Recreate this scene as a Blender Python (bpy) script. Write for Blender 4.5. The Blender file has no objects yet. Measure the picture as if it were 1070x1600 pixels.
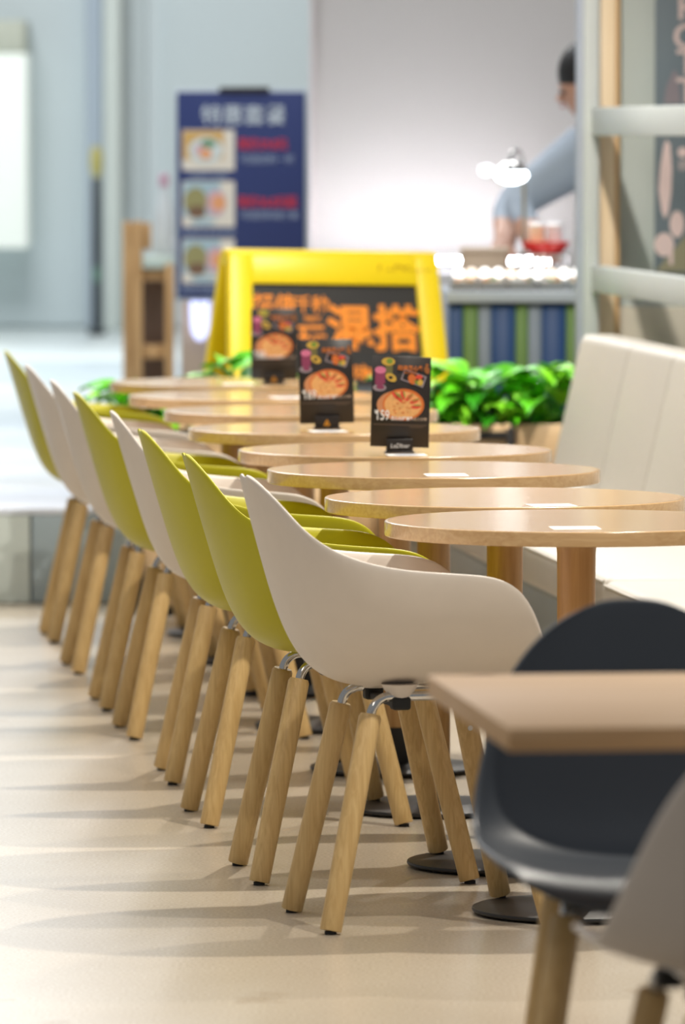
import bpy, bmesh, math, random
from mathutils import Vector, Matrix
R = math.radians
random.seed(7)
SC = bpy.context.scene
COL = SC.collection

# ------------------------------------------------------------------ camera
cam_d = bpy.data.cameras.new('camera')
cam = bpy.data.objects.new('camera', cam_d); COL.objects.link(cam)
cam.location = (0, 0, 1.425)
cam.rotation_euler = (R(90 - 3.388), 0, 0)
cam_d.sensor_fit = 'HORIZONTAL'; cam_d.sensor_width = 24.0
cam_d.lens = 24.0 * 10000 / 1070
cam_d.clip_end = 200
cam_d.dof.use_dof = True
cam_d.dof.focus_distance = 12.2
cam_d.dof.aperture_fstop = 5.6
SC.camera = cam

# ------------------------------------------------------------------ world and light
w = bpy.data.worlds.new('world'); SC.world = w; w.use_nodes = True
bg = w.node_tree.nodes['Background']
bg.inputs[0].default_value = (0.96, 0.975, 1.0, 1)
bg.inputs[1].default_value = 0.25

SC.view_settings.view_transform = 'Standard'
SC.view_settings.look = 'None'
SC.view_settings.gamma = 1
SC.view_settings.use_curve_mapping = False
SC.view_settings.exposure = 0.0

# track spots on the ceiling line to the right of the row: (x, y, watts)
SPOTS = [(1.25, 10.1, 230), (1.03, 12.05, 265), (.81, 13.95, 265), (.60, 15.9, 265), (.36, 17.9, 265)]
SPOT_H = 3.0
SIGN_SPOT = (.55, 17.0, 250)          # aimed at the yellow sign and the planters
# large unseen panels added as soft fill from above: (x, y, size x, size y, height, watts)
FILL_PANELS = [(-1.6, 8.5, 1.2, 2.6, 3.6, 30), (-1.6, 13.0, 1.2, 2.6, 3.6, 34), (-1.6, 17.5, 1.2, 2.6, 3.6, 44),
          (-2.2, 23.5, 2.6, 2.6, 6.0, 220), (-2.4, 31.0, 2.6, 4.0, 6.0, 620), (0.9, 23.0, 1.6, 2.4, 4.6, 90)]

# ------------------------------------------------------------------ materials
MATS = {}
def lin(c):
    c = c / 255.0
    return c / 12.92 if c <= 0.04045 else ((c + 0.055) / 1.055) ** 2.4
def rgb(r, g, b): return (lin(r), lin(g), lin(b), 1)
def mat(name, col, rough=0.5, metal=0.0, spec=0.5, emit=None, es=0.0, noise=0.0, nscale=20, coat=0.0, bump=0.0):
    if name in MATS: return MATS[name]
    m = bpy.data.materials.new(name); m.use_nodes = True
    nt = m.node_tree; b = nt.nodes['Principled BSDF']
    c = rgb(*col)
    b.inputs['Base Color'].default_value = c
    b.inputs['Roughness'].default_value = rough
    b.inputs['Metallic'].default_value = metal
    b.inputs['Specular IOR Level'].default_value = spec
    b.inputs['Coat Weight'].default_value = coat
    if emit:
        b.inputs['Emission Color'].default_value = rgb(*emit); b.inputs['Emission Strength'].default_value = es
    tc = nt.nodes.new('ShaderNodeTexCoord')
    n = nt.nodes.new('ShaderNodeTexNoise'); n.inputs['Scale'].default_value = nscale; n.inputs['Detail'].default_value = 5
    nt.links.new(tc.outputs['Object'], n.inputs['Vector'])
    r = nt.nodes.new('ShaderNodeValToRGB')
    k = max(noise, 0.015)
    r.color_ramp.elements[0].position = 0.3; r.color_ramp.elements[1].position = 0.7
    r.color_ramp.elements[0].color = (c[0]*(1-k), c[1]*(1-k), c[2]*(1-k), 1)
    r.color_ramp.elements[1].color = (min(1, c[0]*(1+k)), min(1, c[1]*(1+k)), min(1, c[2]*(1+k)), 1)
    nt.links.new(n.outputs['Fac'], r.inputs['Fac']); nt.links.new(r.outputs['Color'], b.inputs['Base Color'])
    if bump:
        bp = nt.nodes.new('ShaderNodeBump'); bp.inputs['Strength'].default_value = bump; bp.inputs['Distance'].default_value = 0.002
        nt.links.new(n.outputs['Fac'], bp.inputs['Height']); nt.links.new(bp.outputs['Normal'], b.inputs['Normal'])
    MATS[name] = m
    return m
def wood(name, c1, c2, scale=(1, 30, 30), rough=0.35, coat=0.0, spec=0.5):
    if name in MATS: return MATS[name]
    m = bpy.data.materials.new(name); m.use_nodes = True
    nt = m.node_tree; b = nt.nodes['Principled BSDF']
    b.inputs['Roughness'].default_value = rough
    b.inputs['Coat Weight'].default_value = coat; b.inputs['Coat Roughness'].default_value = 0.12
    b.inputs['Specular IOR Level'].default_value = spec
    tc = nt.nodes.new('ShaderNodeTexCoord'); mp = nt.nodes.new('ShaderNodeMapping')
    mp.inputs['Scale'].default_value = scale
    oi = nt.nodes.new('ShaderNodeObjectInfo')
    vm = nt.nodes.new('ShaderNodeVectorMath'); vm.operation = 'ADD'
    nt.links.new(tc.outputs['Object'], vm.inputs[0])
    mu = nt.nodes.new('ShaderNodeMath'); mu.operation = 'MULTIPLY'; mu.inputs[1].default_value = 7.0
    nt.links.new(oi.outputs['Random'], mu.inputs[0]); nt.links.new(mu.outputs[0], vm.inputs[1])
    nt.links.new(vm.outputs[0], mp.inputs['Vector'])
    n = nt.nodes.new('ShaderNodeTexNoise'); n.inputs['Scale'].default_value = 3; n.inputs['Detail'].default_value = 8; n.inputs['Distortion'].default_value = 0.6
    nt.links.new(mp.outputs[0], n.inputs['Vector'])
    r = nt.nodes.new('ShaderNodeValToRGB')
    r.color_ramp.elements[0].position = 0.3; r.color_ramp.elements[1].position = 0.72
    r.color_ramp.elements[0].color = rgb(*c1); r.color_ramp.elements[1].color = rgb(*c2)
    nt.links.new(n.outputs['Fac'], r.inputs['Fac'])
    hs = nt.nodes.new('ShaderNodeHueSaturation')
    ma = nt.nodes.new('ShaderNodeMath'); ma.operation = 'MULTIPLY_ADD'; ma.inputs[1].default_value = 0.16; ma.inputs[2].default_value = 0.92
    nt.links.new(oi.outputs['Random'], ma.inputs[0]); nt.links.new(ma.outputs[0], hs.inputs['Value'])
    nt.links.new(r.outputs['Color'], hs.inputs['Color']); nt.links.new(hs.outputs['Color'], b.inputs['Base Color'])
    MATS[name] = m
    return m
def floor_mat():
    m = bpy.data.materials.new('polished_floor'); m.use_nodes = True
    nt = m.node_tree; b = nt.nodes['Principled BSDF']
    b.inputs['Roughness'].default_value = 0.27; b.inputs['Specular IOR Level'].default_value = 0.5
    tc = nt.nodes.new('ShaderNodeTexCoord')
    n1 = nt.nodes.new('ShaderNodeTexNoise'); n1.inputs['Scale'].default_value = 1.3; n1.inputs['Detail'].default_value = 6
    n2 = nt.nodes.new('ShaderNodeTexNoise'); n2.inputs['Scale'].default_value = 160; n2.inputs['Detail'].default_value = 3
    for n in (n1, n2): nt.links.new(tc.outputs['Object'], n.inputs['Vector'])
    r1 = nt.nodes.new('ShaderNodeValToRGB'); r1.color_ramp.elements[0].position = .35; r1.color_ramp.elements[1].position = .68
    r1.color_ramp.elements[0].color = rgb(192, 179, 160); r1.color_ramp.elements[1].color = rgb(204, 192, 174)
    r2 = nt.nodes.new('ShaderNodeValToRGB'); r2.color_ramp.elements[0].position = .36; r2.color_ramp.elements[1].position = .66
    r2.color_ramp.elements[0].color = (.80, .79, .77, 1); r2.color_ramp.elements[1].color = (1, 1, 1, 1)
    nt.links.new(n1.outputs['Fac'], r1.inputs['Fac']); nt.links.new(n2.outputs['Fac'], r2.inputs['Fac'])
    mx = nt.nodes.new('ShaderNodeMix'); mx.data_type = 'RGBA'; mx.blend_type = 'MULTIPLY'; mx.inputs['Factor'].default_value = 1
    nt.links.new(r1.outputs['Color'], mx.inputs[6]); nt.links.new(r2.outputs['Color'], mx.inputs[7])
    # a few scuffs with a shape of their own
    n3 = nt.nodes.new('ShaderNodeTexNoise'); n3.inputs['Scale'].default_value = 5; n3.inputs['Detail'].default_value = 9
    mp = nt.nodes.new('ShaderNodeMapping'); mp.inputs['Scale'].default_value = (1, .6, 1)
    nt.links.new(tc.outputs['Object'], mp.inputs['Vector']); nt.links.new(mp.outputs[0], n3.inputs['Vector'])
    r3 = nt.nodes.new('ShaderNodeValToRGB'); r3.color_ramp.elements[0].position = .66; r3.color_ramp.elements[1].position = .74
    r3.color_ramp.elements[0].color = (1, 1, 1, 1); r3.color_ramp.elements[1].color = (.84, .80, .76, 1)
    nt.links.new(n3.outputs['Fac'], r3.inputs['Fac'])
    m2 = nt.nodes.new('ShaderNodeMix'); m2.data_type = 'RGBA'; m2.blend_type = 'MULTIPLY'; m2.inputs['Factor'].default_value = 1
    nt.links.new(mx.outputs[2], m2.inputs[6]); nt.links.new(r3.outputs['Color'], m2.inputs[7])
    nt.links.new(m2.outputs[2], b.inputs['Base Color'])
    return m

M_WHITE = mat('white_plastic', (224, 214, 203), 0.42)
M_GREEN = mat('green_plastic', (190, 184, 24), 0.42)
M_GREY = mat('charcoal_plastic', (68, 74, 82), 0.38)
M_LEG = wood('leg_wood', (200, 164, 106), (222, 190, 132), (50, 50, 2.2), 0.42)
M_TABLE = wood('table_wood', (192, 154, 106), (210, 175, 128), (1.2, 40, 40), 0.2, coat=0.4)
M_TABLE2 = wood('square_table_wood', (202, 160, 112), (220, 182, 136), (1.0, 22, 22), 0.5)
M_POST = wood('column_wood', (168, 126, 74), (190, 150, 96), (24, 24, 1.5), 0.4)
M_CHROME = mat('chrome', (210, 208, 204), 0.12, 1.0)
M_BLACK = mat('black_metal', (38, 36, 35), 0.45)
M_RUBBER = mat('black_rubber', (24, 24, 24), 0.6)
M_CREAM = mat('cream_leather', (192, 187, 178), 0.5, noise=0.03, nscale=60, bump=0.1)
M_PLINTH = mat('grey_plinth', (142, 150, 152), 0.5)
M_YELLOW = mat('yellow_plastic', (255, 222, 12), 0.38)
M_INK = mat('black_print', (40, 38, 38), 0.5)
M_CARD = mat('card_black', (36, 30, 27), 0.4)
M_ORANGE = mat('orange_print', (255, 150, 40), 0.5)
M_PAPER = mat('white_paper', (240, 240, 240), 0.5)
M_BLUE = mat('navy_board', (38, 52, 104), 0.5)
M_REDINK = mat('red_print', (214, 48, 62), 0.5)
M_WALLG = mat('pale_grey_green', (196, 208, 208), 0.5, noise=0.02, nscale=1)
M_FRAME = mat('painted_frame', (196, 202, 202), 0.45)
M_LEAF = mat('leaf_green', (92, 190, 24), 0.35, noise=0.25, nscale=9)
M_LEAF2 = mat('leaf_dark', (48, 140, 20), 0.35, noise=0.25, nscale=9)
M_PWOOD = wood('planter_wood', (206, 172, 128), (228, 198, 158), (2, 2, 24), 0.45)

# ------------------------------------------------------------------ helpers
def link(name, me, m=None, parent=None, smooth=False, loc=None):
    o = bpy.data.objects.new(name, me); COL.objects.link(o)
    if m is not None:
        for mm in (m if isinstance(m, (list, tuple)) else [m]): me.materials.append(mm)
    if parent: o.parent = parent
    if loc: o.location = loc
    if smooth:
        for p in me.polygons: p.use_smooth = True
    return o
def pyd(name, v, f, m, parent=None, smooth=False):
    me = bpy.data.meshes.new(name); me.from_pydata([tuple(p) for p in v], [], f); me.update()
    return link(name, me, m, parent, smooth)
def frombm(name, bm, m, parent=None, smooth=False):
    bmesh.ops.recalc_face_normals(bm, faces=bm.faces)
    me = bpy.data.meshes.new(name); bm.to_mesh(me); bm.free()
    return link(name, me, m, parent, smooth)
def autosmooth(o, ang=40):
    me = o.data
    for p in me.polygons: p.use_smooth = True
    bm = bmesh.new(); bm.from_mesh(me)
    for e in bm.edges:
        if len(e.link_faces) == 2 and e.calc_face_angle(0) > R(ang): e.smooth = False
    bm.to_mesh(me); bm.free()
    return o
def bbox(bm, x0, x1, y0, y1, z0, z1, bev=0.0, seg=2):
    r = bmesh.ops.create_cube(bm, size=1)
    vs = r['verts']
    for v in vs:
        v.co = Vector((x0 + (v.co.x + .5) * (x1 - x0), y0 + (v.co.y + .5) * (y1 - y0), z0 + (v.co.z + .5) * (z1 - z0)))
    if bev:
        es = list({e for v in vs for e in v.link_edges})
        bmesh.ops.bevel(bm, geom=es, offset=bev, segments=seg, affect='EDGES', profile=0.5)
def box(name, x0, x1, y0, y1, z0, z1, m, parent=None, bev=0.003, seg=2, smooth=True):
    bm = bmesh.new(); bbox(bm, x0, x1, y0, y1, z0, z1, bev, seg)
    o = frombm(name, bm, m, parent)
    if smooth: autosmooth(o, 50)
    return o
def lathe_geo(prof, n=40):
    v = []; f = []
    for r, z in prof:
        for i in range(n):
            a = 2 * math.pi * i / n; v.append((r * math.cos(a), r * math.sin(a), z))
    for k in range(len(prof) - 1):
        for i in range(n):
            j = (i + 1) % n
            f.append((k*n + i, k*n + j, (k+1)*n + j, (k+1)*n + i))
    f.append(tuple(range(n - 1, -1, -1))); f.append(tuple((len(prof)-1)*n + i for i in range(n)))
    return v, f
def lathe(name, prof, m, parent=None, n=40, loc=None, ang=40):
    v, f = lathe_geo(prof, n)
    o = pyd(name, v, f, m, parent); autosmooth(o, ang)
    if loc: o.location = loc
    return o
def tube_geo(pts, rad, n=10):
    pts = [Vector(p) for p in pts]
    v = []; f = []
    up = None
    for i, p in enumerate(pts):
        t = (pts[min(i+1, len(pts)-1)] - pts[max(i-1, 0)]).normalized()
        if up is None:
            up = Vector((0, 0, 1)) if abs(t.z) < .9 else Vector((1, 0, 0))
        a = t.cross(up).normalized(); b2 = a.cross(t).normalized(); up = b2
        r = rad[i] if isinstance(rad, (list, tuple)) else rad
        for k in range(n):
            an = 2 * math.pi * k / n
            v.append(p + a * (r * math.cos(an)) + b2 * (r * math.sin(an)))
    for i in range(len(pts) - 1):
        for k in range(n):
            j = (k + 1) % n
            f.append((i*n + k, i*n + j, (i+1)*n + j, (i+1)*n + k))
    f.append(tuple(range(n - 1, -1, -1))); f.append(tuple((len(pts)-1)*n + k for k in range(n)))
    return v, f
def tube(name, pts, rad, m, parent=None, n=10):
    v, f = tube_geo(pts, rad, n)
    o = pyd(name, v, f, m, parent)
    bm = bmesh.new(); bm.from_mesh(o.data); bmesh.ops.recalc_face_normals(bm, faces=bm.faces); bm.to_mesh(o.data); bm.free()
    return autosmooth(o, 50)
def smooth_path(pts, k=6):
    pts = [Vector(p) for p in pts]; out = []
    P = [pts[0]] + pts + [pts[-1]]
    for i in range(1, len(P) - 2):
        for s in range(k):
            t = s / k
            a, b, c, d = P[i-1], P[i], P[i+1], P[i+2]
            out.append(0.5 * ((2*b) + (c - a)*t + (2*a - 5*b + 4*c - d)*t*t + (3*b - a - 3*c + d)*t**3))
    out.append(pts[-1]); return out
def empty(name, loc=(0, 0, 0), rz=0):
    o = bpy.data.objects.new(name, None); COL.objects.link(o)
    o.location = loc; o.rotation_euler = (0, 0, rz); o.empty_display_size = .1
    return o
def tag(o, label, cat, group=None, kind=None):
    o['label'] = label; o['category'] = cat
    if group: o['group'] = group
    if kind: o['kind'] = kind
    return o
def struct(o): o['kind'] = 'structure'; return o
def copy_tree(o, parent=None):
    c = o.copy(); COL.objects.link(c); c.parent = parent
    for ch in list(o.children): copy_tree(ch, c)
    return c
def text(name, body, size, m, parent, loc, align='CENTER', bold=0.0, face='-Y', ext=0.0006, sx=1.0, shear=0.0):
    cu = bpy.data.curves.new(name, 'FONT'); cu.body = body; cu.size = size
    cu.align_x = align; cu.align_y = 'BOTTOM_BASELINE'; cu.offset = bold; cu.extrude = ext; cu.shear = shear
    cu.resolution_u = 3
    t = bpy.data.objects.new(name, cu); COL.objects.link(t)
    bpy.context.view_layer.update()
    me = bpy.data.meshes.new_from_object(t.evaluated_get(bpy.context.evaluated_depsgraph_get()))
    bpy.data.objects.remove(t)
    mt = Matrix.Rotation(R(90), 4, 'X') @ Matrix.Diagonal((sx, 1, 1, 1))
    me.transform(mt); me.materials.clear()
    o = link(name, me, m, parent); o.location = loc
    return o
def flat(name, polys, mats, parent, y0=-0.001, th=0.0005):
    """flat print: list of (outline [(x,z)...], material index, layer) as thin solid pieces in the local xz plane facing -y"""
    v = []; f = []; mi = []
    for pts, k, lay in polys:
        n = len(pts); b = len(v); y = y0 - lay * th
        for x, z in pts: v.append((x, y, z))
        for x, z in pts: v.append((x, y + th * 0.9, z))
        f.append(tuple(b + i for i in range(n))); mi.append(k)
        f.append(tuple(b + n + i for i in range(n - 1, -1, -1))); mi.append(k)
        for i in range(n):
            j = (i + 1) % n; f.append((b + i, b + n + i, b + n + j, b + j)); mi.append(k)
    o = pyd(name, v, f, mats, parent)
    for p, k in zip(o.data.polygons, mi): p.material_index = k
    return o
def ell(cx, cz, rx, rz, n=24, rot=0.0):
    c, s = math.cos(rot), math.sin(rot); out = []
    for i in range(n):
        a = 2 * math.pi * i / n; x, z = rx * math.cos(a), rz * math.sin(a)
        out.append((cx + c*x - s*z, cz + s*x + c*z))
    return out
def quad(cx, cz, wx, wz, rot=0.0):
    c, s = math.cos(rot), math.sin(rot)
    return [(cx + c*x - s*z, cz + s*x + c*z) for x, z in ((-wx/2, -wz/2), (wx/2, -wz/2), (wx/2, wz/2), (-wx/2, wz/2))]
def PX(x, d): return (x - 535) * 1e-4 * d            # sideways position of image column x at distance d
def PZ(y, d): return 1.425 - (y - 208) * 1e-4 * d    # height of image row y at distance d
ROW = math.atan(0.115)                                # the row of tables runs a little off the view axis

# ================================================================== SETTING
fl = pyd('floor', [(-9, 3, 0), (6, 3, 0), (6, 40, 0), (-9, 40, 0)], [(0, 1, 2, 3)], None); fl.data.materials.append(floor_mat()); struct(fl)

# raised stone platform at the left, beyond the cafe floor: riser panels and tread slabs
plat = struct(box('floor_platform', -8, -0.66, 19.4, 37.5, 0.0, 0.27, mat('platform_core', (176, 186, 188), 0.5), bev=0.0))
rm1 = mat('riser_pale', (200, 210, 206), 0.3); rm2 = mat('riser_grey', (160, 174, 180), 0.3)
xs = [-8, -6.3, -4.6, -2.9, -1.9, -0.945, -0.66]
for i in range(len(xs) - 1):
    box('riser_panel', xs[i] + .004, xs[i+1] - .004, 19.375, 19.4, 0.004, 0.268, rm1 if i % 2 == 0 and i < 5 else rm2, plat, bev=0.002)
box('riser_panel', -1.9 + .004, -0.949, 19.372, 19.374, 0.004, 0.268, rm1, plat, bev=0.0)
yy = [19.37, 20.5, 21.5, 22.9, 24.6, 26.6, 29.0, 32.0, 37.5]
tcol = [(214, 220, 232), (226, 232, 236), (236, 242, 243), (220, 230, 232), (204, 216, 222), (222, 232, 232), (196, 210, 216), (214, 224, 224)]
for i in range(len(yy) - 1):
    box('tread_slab', -8, -0.655, yy[i] + .006, yy[i+1] - .006, 0.27, 0.288, mat('tread_%d' % i, tcol[i], 0.3), plat, bev=0.002)

# far walls
wf = struct(box('wall_far', -9, 0.6, 37.5, 37.7, 0, 4.2, mat('far_wall', (204, 214, 216), 0.4, noise=0.02, nscale=.6), bev=0))
for x in (-8.1, -6.3, -4.5, -2.85, -1.05, -0.15):
    box('wall_panel', x + .01, x + 1.7, 37.46, 37.5, 0.3, 4.2, mat('far_panel', (202, 213, 215), 0.35, noise=0.02, nscale=.6), wf, bev=0.004)
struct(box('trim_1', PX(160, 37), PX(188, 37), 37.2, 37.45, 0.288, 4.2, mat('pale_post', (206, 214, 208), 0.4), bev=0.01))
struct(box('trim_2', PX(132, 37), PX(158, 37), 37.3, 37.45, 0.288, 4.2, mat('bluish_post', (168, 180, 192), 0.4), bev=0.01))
lb = tag(box('light_panel', -3.2, PX(36, 36.5), 37.0, 37.455, PZ(390, 36.5), PZ(82, 36.5), mat('lit_panel', (236, 242, 234), 0.5, emit=(236, 242, 234), es=0.25), bev=0.01),
         'glowing white rectangular panel on the far wall at the left edge', 'light panel')
box('head_rail', -3.2, PX(34, 36.5), 37.0, 37.455, PZ(80, 36.5), PZ(30, 36.5), mat('head_rail', (192, 196, 180), 0.5), lb, bev=0.01)

wk = struct(box('wall_back', PX(490, 28), 3.2, 28.0, 28.2, 0, 4.2, mat('kitchen_wall', (182, 179, 175), 0.45, noise=0.02, nscale=.5), bev=0))
struct(box('trim_3', PX(484, 28), PX(492, 28), 27.95, 28.2, 0, 4.2, mat('pink_grey_edge', (196, 188, 186), 0.45), bev=0.004))
wb = struct(box('wall_low', PX(282, 27), PX(490, 27), 26.95, 27.0, 0, PZ(440, 27), mat('beige_low_wall', (196, 178, 160), 0.45), bev=0.004))

# screen wall behind the bench: panel wall facing the room's length
wr = struct(box('wall_right', 0.745, 2.6, 19.30, 19.42, 0, 4.0, mat('screen_wall', (198, 208, 206), 0.45, noise=0.02, nscale=1), bev=0.003))
struct(box('baseboard_right', 0.745, 2.6, 19.27, 19.30, 0.30, PZ(478, 19.3), mat('wainscot', (206, 200, 184), 0.5, noise=0.03, nscale=2), bev=0.004))

# ================================================================== PARTITION FRAME
pf = empty('partition_frame', (PX(921, 19.18), 19.18, 0), ROW)
tag(pf, 'pale grey open frame of post and rails behind the cream bench', 'partition')
box('post', -0.024, 0.024, -0.03, 0.03, 0, 3.2, M_FRAME, pf, bev=0.004)
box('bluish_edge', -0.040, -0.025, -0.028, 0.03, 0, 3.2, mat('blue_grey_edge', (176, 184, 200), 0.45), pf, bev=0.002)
for z0, z1 in ((PZ(456, 19.1), PZ(415, 19.1)), (PZ(212, 19.1), PZ(168, 19.1)), (0.25, 0.32), (2.3, 2.37)):
    box('rail', 0.0, 0.045, -5.2, -0.031, z0, z1, M_FRAME, pf, bev=0.003)
st = empty('wooden_stud', (0, 0, 0))
tag(st, 'pale pine upright standing just behind the partition frame', 'post')
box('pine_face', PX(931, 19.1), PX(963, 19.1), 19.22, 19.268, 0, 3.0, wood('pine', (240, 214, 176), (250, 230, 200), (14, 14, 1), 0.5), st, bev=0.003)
box('shadow_strip', PX(963, 19.1) + .001, PX(970, 19.1), 19.225, 19.268, 0, 3.0, wood('pine_shadow', (206, 166, 112), (222, 186, 136), (14, 14, 1), 0.5), st, bev=0.002)  # darker pine paints the shadow along the stud's right side

# poster on the screen wall
po = empty('wall_poster', (PX(1022, 19.26) , 19.262, 0))
tag(po, 'slate grey wall poster with pale pink stacked letters and carrots', 'poster')
Wp = 0.55
box('poster_sheet', 0, Wp, 0, 0.006, PZ(425, 19.26), 2.35, mat('poster_slate', (112, 126, 136), 0.5, noise=0.05, nscale=3), po, bev=0.001)
M_PINK = mat('pink_print', (228, 206, 204), 0.5)
for ch, yb in (('C', -58), ('A', -14), ('R', 30), ('O', 76), ('T', 116), ('T', 160)):
    text('poster_letter', ch, 0.105, M_PINK, po, (PX(1072, 19.26) - PX(1022, 19.26), -0.0008, PZ(yb, 19.26)), bold=0.002)
polys = []
def pz(y): return PZ(y, 19.26)
def px(x): return PX(x, 19.26) - PX(1022, 19.26)
polys.append(([(px(x), pz(y)) for x, y in ((1040, 218), (1046, 226), (1049, 262), (1048, 300), (1044, 330), (1038, 342), (1033, 330), (1028, 296), (1031, 258), (1036, 228))][::-1], 0, 0))
polys.append((ell(px(1057), pz(350), 0.022, 0.040, 20), 0, 0))
polys.append((ell(px(1037), pz(382), 0.030, 0.036, 20), 0, 1))
polys.append((quad(px(1048), pz(400), 0.012, 0.05), 0, 2))
polys.append((ell(px(1066), pz(238), 0.016, 0.016, 16), 0, 0))
for k in range(4): polys.append((quad(px(1061 + 4 * k), pz(258), 0.003, 0.03), 0, 0))
flat('printed_carrots', polys, [M_PINK], po, y0=-0.0006)
polys = [([(px(x), pz(y)) for x, y in ((1036, 162), (1040, 135), (1052, 108), (1058, 118), (1062, 162))][::-1], 0, 0)]
flat('printed_leaf_shape', polys, [mat('mauve_print', (142, 134, 142), 0.5)], po, y0=-0.0003)
polys = [([(0.004, pz(423)), (0.2, pz(423)), (0.2, pz(330)), (0.12, pz(352))], 0, 0)]
flat('printed_ground', polys, [mat('olive_print', (150, 146, 120), 0.5)], po, y0=-0.0003, th=0.0002)

# ================================================================== CHAIRS
CEN = [(.215, .425), (.20, .443), (.17, .45), (.12, .449), (.06, .445), (0, .441), (-.06, .437), (-.11, .437),
       (-.155, .445), (-.195, .468), (-.222, .51), (-.242, .565), (-.262, .63), (-.283, .70), (-.302, .765), (-.318, .813)]
RIM_ARM = [(.19, .205, .440), (.181, .238, .50), (.160, .258, .56), (.130, .268, .615), (.085, .275, .643), (.03, .277, .650), (-.04, .276, .654), (-.11, .268, .661),
           (-.168, .254, .675), (-.214, .234, .695), (-.245, .204, .720), (-.265, .17, .745), (-.283, .133, .772), (-.300, .095, .794), (-.311, .055, .809), (-.319, .022, .8155)]
RIM_SIDE = [(.188, .196, .452), (.172, .214, .463), (.145, .225, .470), (.095, .230, .474), (.045, .233, .474), (-.01, .235, .474), (-.06, .236, .478), (-.10, .236, .490),
            (-.13, .232, .515), (-.165, .222, .553), (-.195, .209, .596), (-.222, .195, .638), (-.250, .172, .684), (-.276, .138, .725), (-.295, .097, .756), (-.307, .048, .775)]
CEN_SIDE = [(.224, .400), (.217, .424), (.190, .441)] + CEN[3:12] + [(-.262, .625), (-.281, .69), (-.297, .744), (-.308, .782)]
def shell_mesh(name, m, rims):
    nu = 10
    rows = []
    for (cx, cz), (rx, ry, rz) in zip(CEN if rims is RIM_ARM else CEN_SIDE, rims):
        row = []
        for i in range(-nu, nu + 1):
            u = i / nu; s = 1 if u >= 0 else -1; T = R(70); t = abs(u) * T
            fy = (math.sin(t) / math.sin(T)) ** 0.88; fz = (1 - math.cos(t) ** 0.8) / (1 - math.cos(T) ** 0.8)
            row.append((cx + (rx - cx) * fz, s * ry * fy, cz + (rz - cz) * fz))
        rows.append(row)
    v = [p for r in rows for p in r]; W = 2 * nu + 1; f = []
    for j in range(len(rows) - 1):
        for i in range(W - 1):
            f.append((j*W + i, j*W + i + 1, (j+1)*W + i + 1, (j+1)*W + i))
    o = pyd(name, v, f, m)
    md = o.modifiers.new('solid', 'SOLIDIFY'); md.thickness = 0.009; md.offset = -1
    sb = o.modifiers.new('sub', 'SUBSURF'); sb.levels = 2; sb.render_levels = 2
    bpy.context.view_layer.update()
    me = bpy.data.meshes.new_from_object(o.evaluated_get(bpy.context.evaluated_depsgraph_get()))
    me.name = name
    bpy.data.objects.remove(o)
    for p in me.polygons: p.use_smooth = True
    return me
LT = {('r', -1): (-.117, -.12, .388), ('r', 1): (-.117, .12, .388), ('f', -1): (.112, -.13, .388), ('f', 1): (.112, .13, .388)}
LB = {('r', -1): (-.200, -.165, .0), ('r', 1): (-.200, .165, .0), ('f', -1): (.200, -.195, .0), ('f', 1): (.200, .195, .0)}
def make_chair(name, shell_mat, rims):
    t = empty(name)
    sh = bpy.data.objects.new('seat_shell', shell_mesh('seat_shell', shell_mat, rims)); COL.objects.link(sh); sh.parent = t
    for s in (-1, 1):
        lathe('shell_boss', [(.019, .416), (.027, .428), (.034, .44)], shell_mat, sh, 16, (-.06, s * .105, 0))
        lathe('shell_boss', [(.019, .416), (.027, .428), (.034, .444)], shell_mat, sh, 16, (.09, s * .105, 0))
    for e in ('r', 'f'):
        for s in (-1, 1):
            a = Vector(LB[e, s]); b = Vector(LT[e, s])
            if rims is RIM_ARM and e == 'f' and s == 1: a.z = .0145      # this foot stands on the table's base plate
            d = (b - a).normalized()
            p0 = a + Vector((0, 0, .006)); r = .0205
            pts = [p0, p0 + d * .002, p0 + d * .05, p0 + (b - p0) * .5, b - d * .006, b]
            lg = tube('leg', pts, [r * .93, r * .97, r * .98, r, r, r * .84], M_LEG, t, 20)
            tube('foot_glide', [a, p0], .011, M_RUBBER, lg, 12)
            if e == 'f':
                c = p0 + (b - p0) * .86
                tube('screw', [c + Vector((0, s * -.0195, 0)), c + Vector((0, s * -.0215, 0))], .005, M_CHROME, lg, 8)
    for s in (-1, 1):
        a = Vector(LT['r', s]); b = Vector(LT['f', s])
        pts = smooth_path([a + Vector((-.004, 0, -.02)), a + Vector((.004, 0, .010)), a + Vector((.020, -s*.004, .026)), a + Vector((.05, -s*.008, .030)),
                           b + Vector((-.05, -s*.016, .030)), b + Vector((-.020, -s*.008, .026)), b + Vector((-.004, 0, .010)), b + Vector((.004, 0, -.02))], 5)
        tube('side_rod', pts, .0085, M_CHROME, t, 12)
    for x, wd in ((-.06, .11), (.09, .118)):
        bm = bmesh.new()
        bbox(bm, x - .017, x + .017, -wd - .015, -wd + .015, .394, .418, .005); bbox(bm, x - .017, x + .017, wd - .015, wd + .015, .394, .418, .005)
        bbox(bm, x - .010, x + .010, -wd, wd, .396, .408, .003)
        frombm('mounting_bracket', bm, M_RUBBER, t)
    return t
white0 = make_chair('armchair', M_WHITE, RIM_ARM)
green0 = make_chair('armchair', M_GREEN, RIM_ARM)
# tables of the row: (x, y)
TAB = [(.4264, 11.65), (.315, 12.40), (.1916, 13.43), (.117, 14.27), (-.02, 15.31), (-.106, 16.30), (-.226, 17.24), (-.311, 18.17)]
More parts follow.
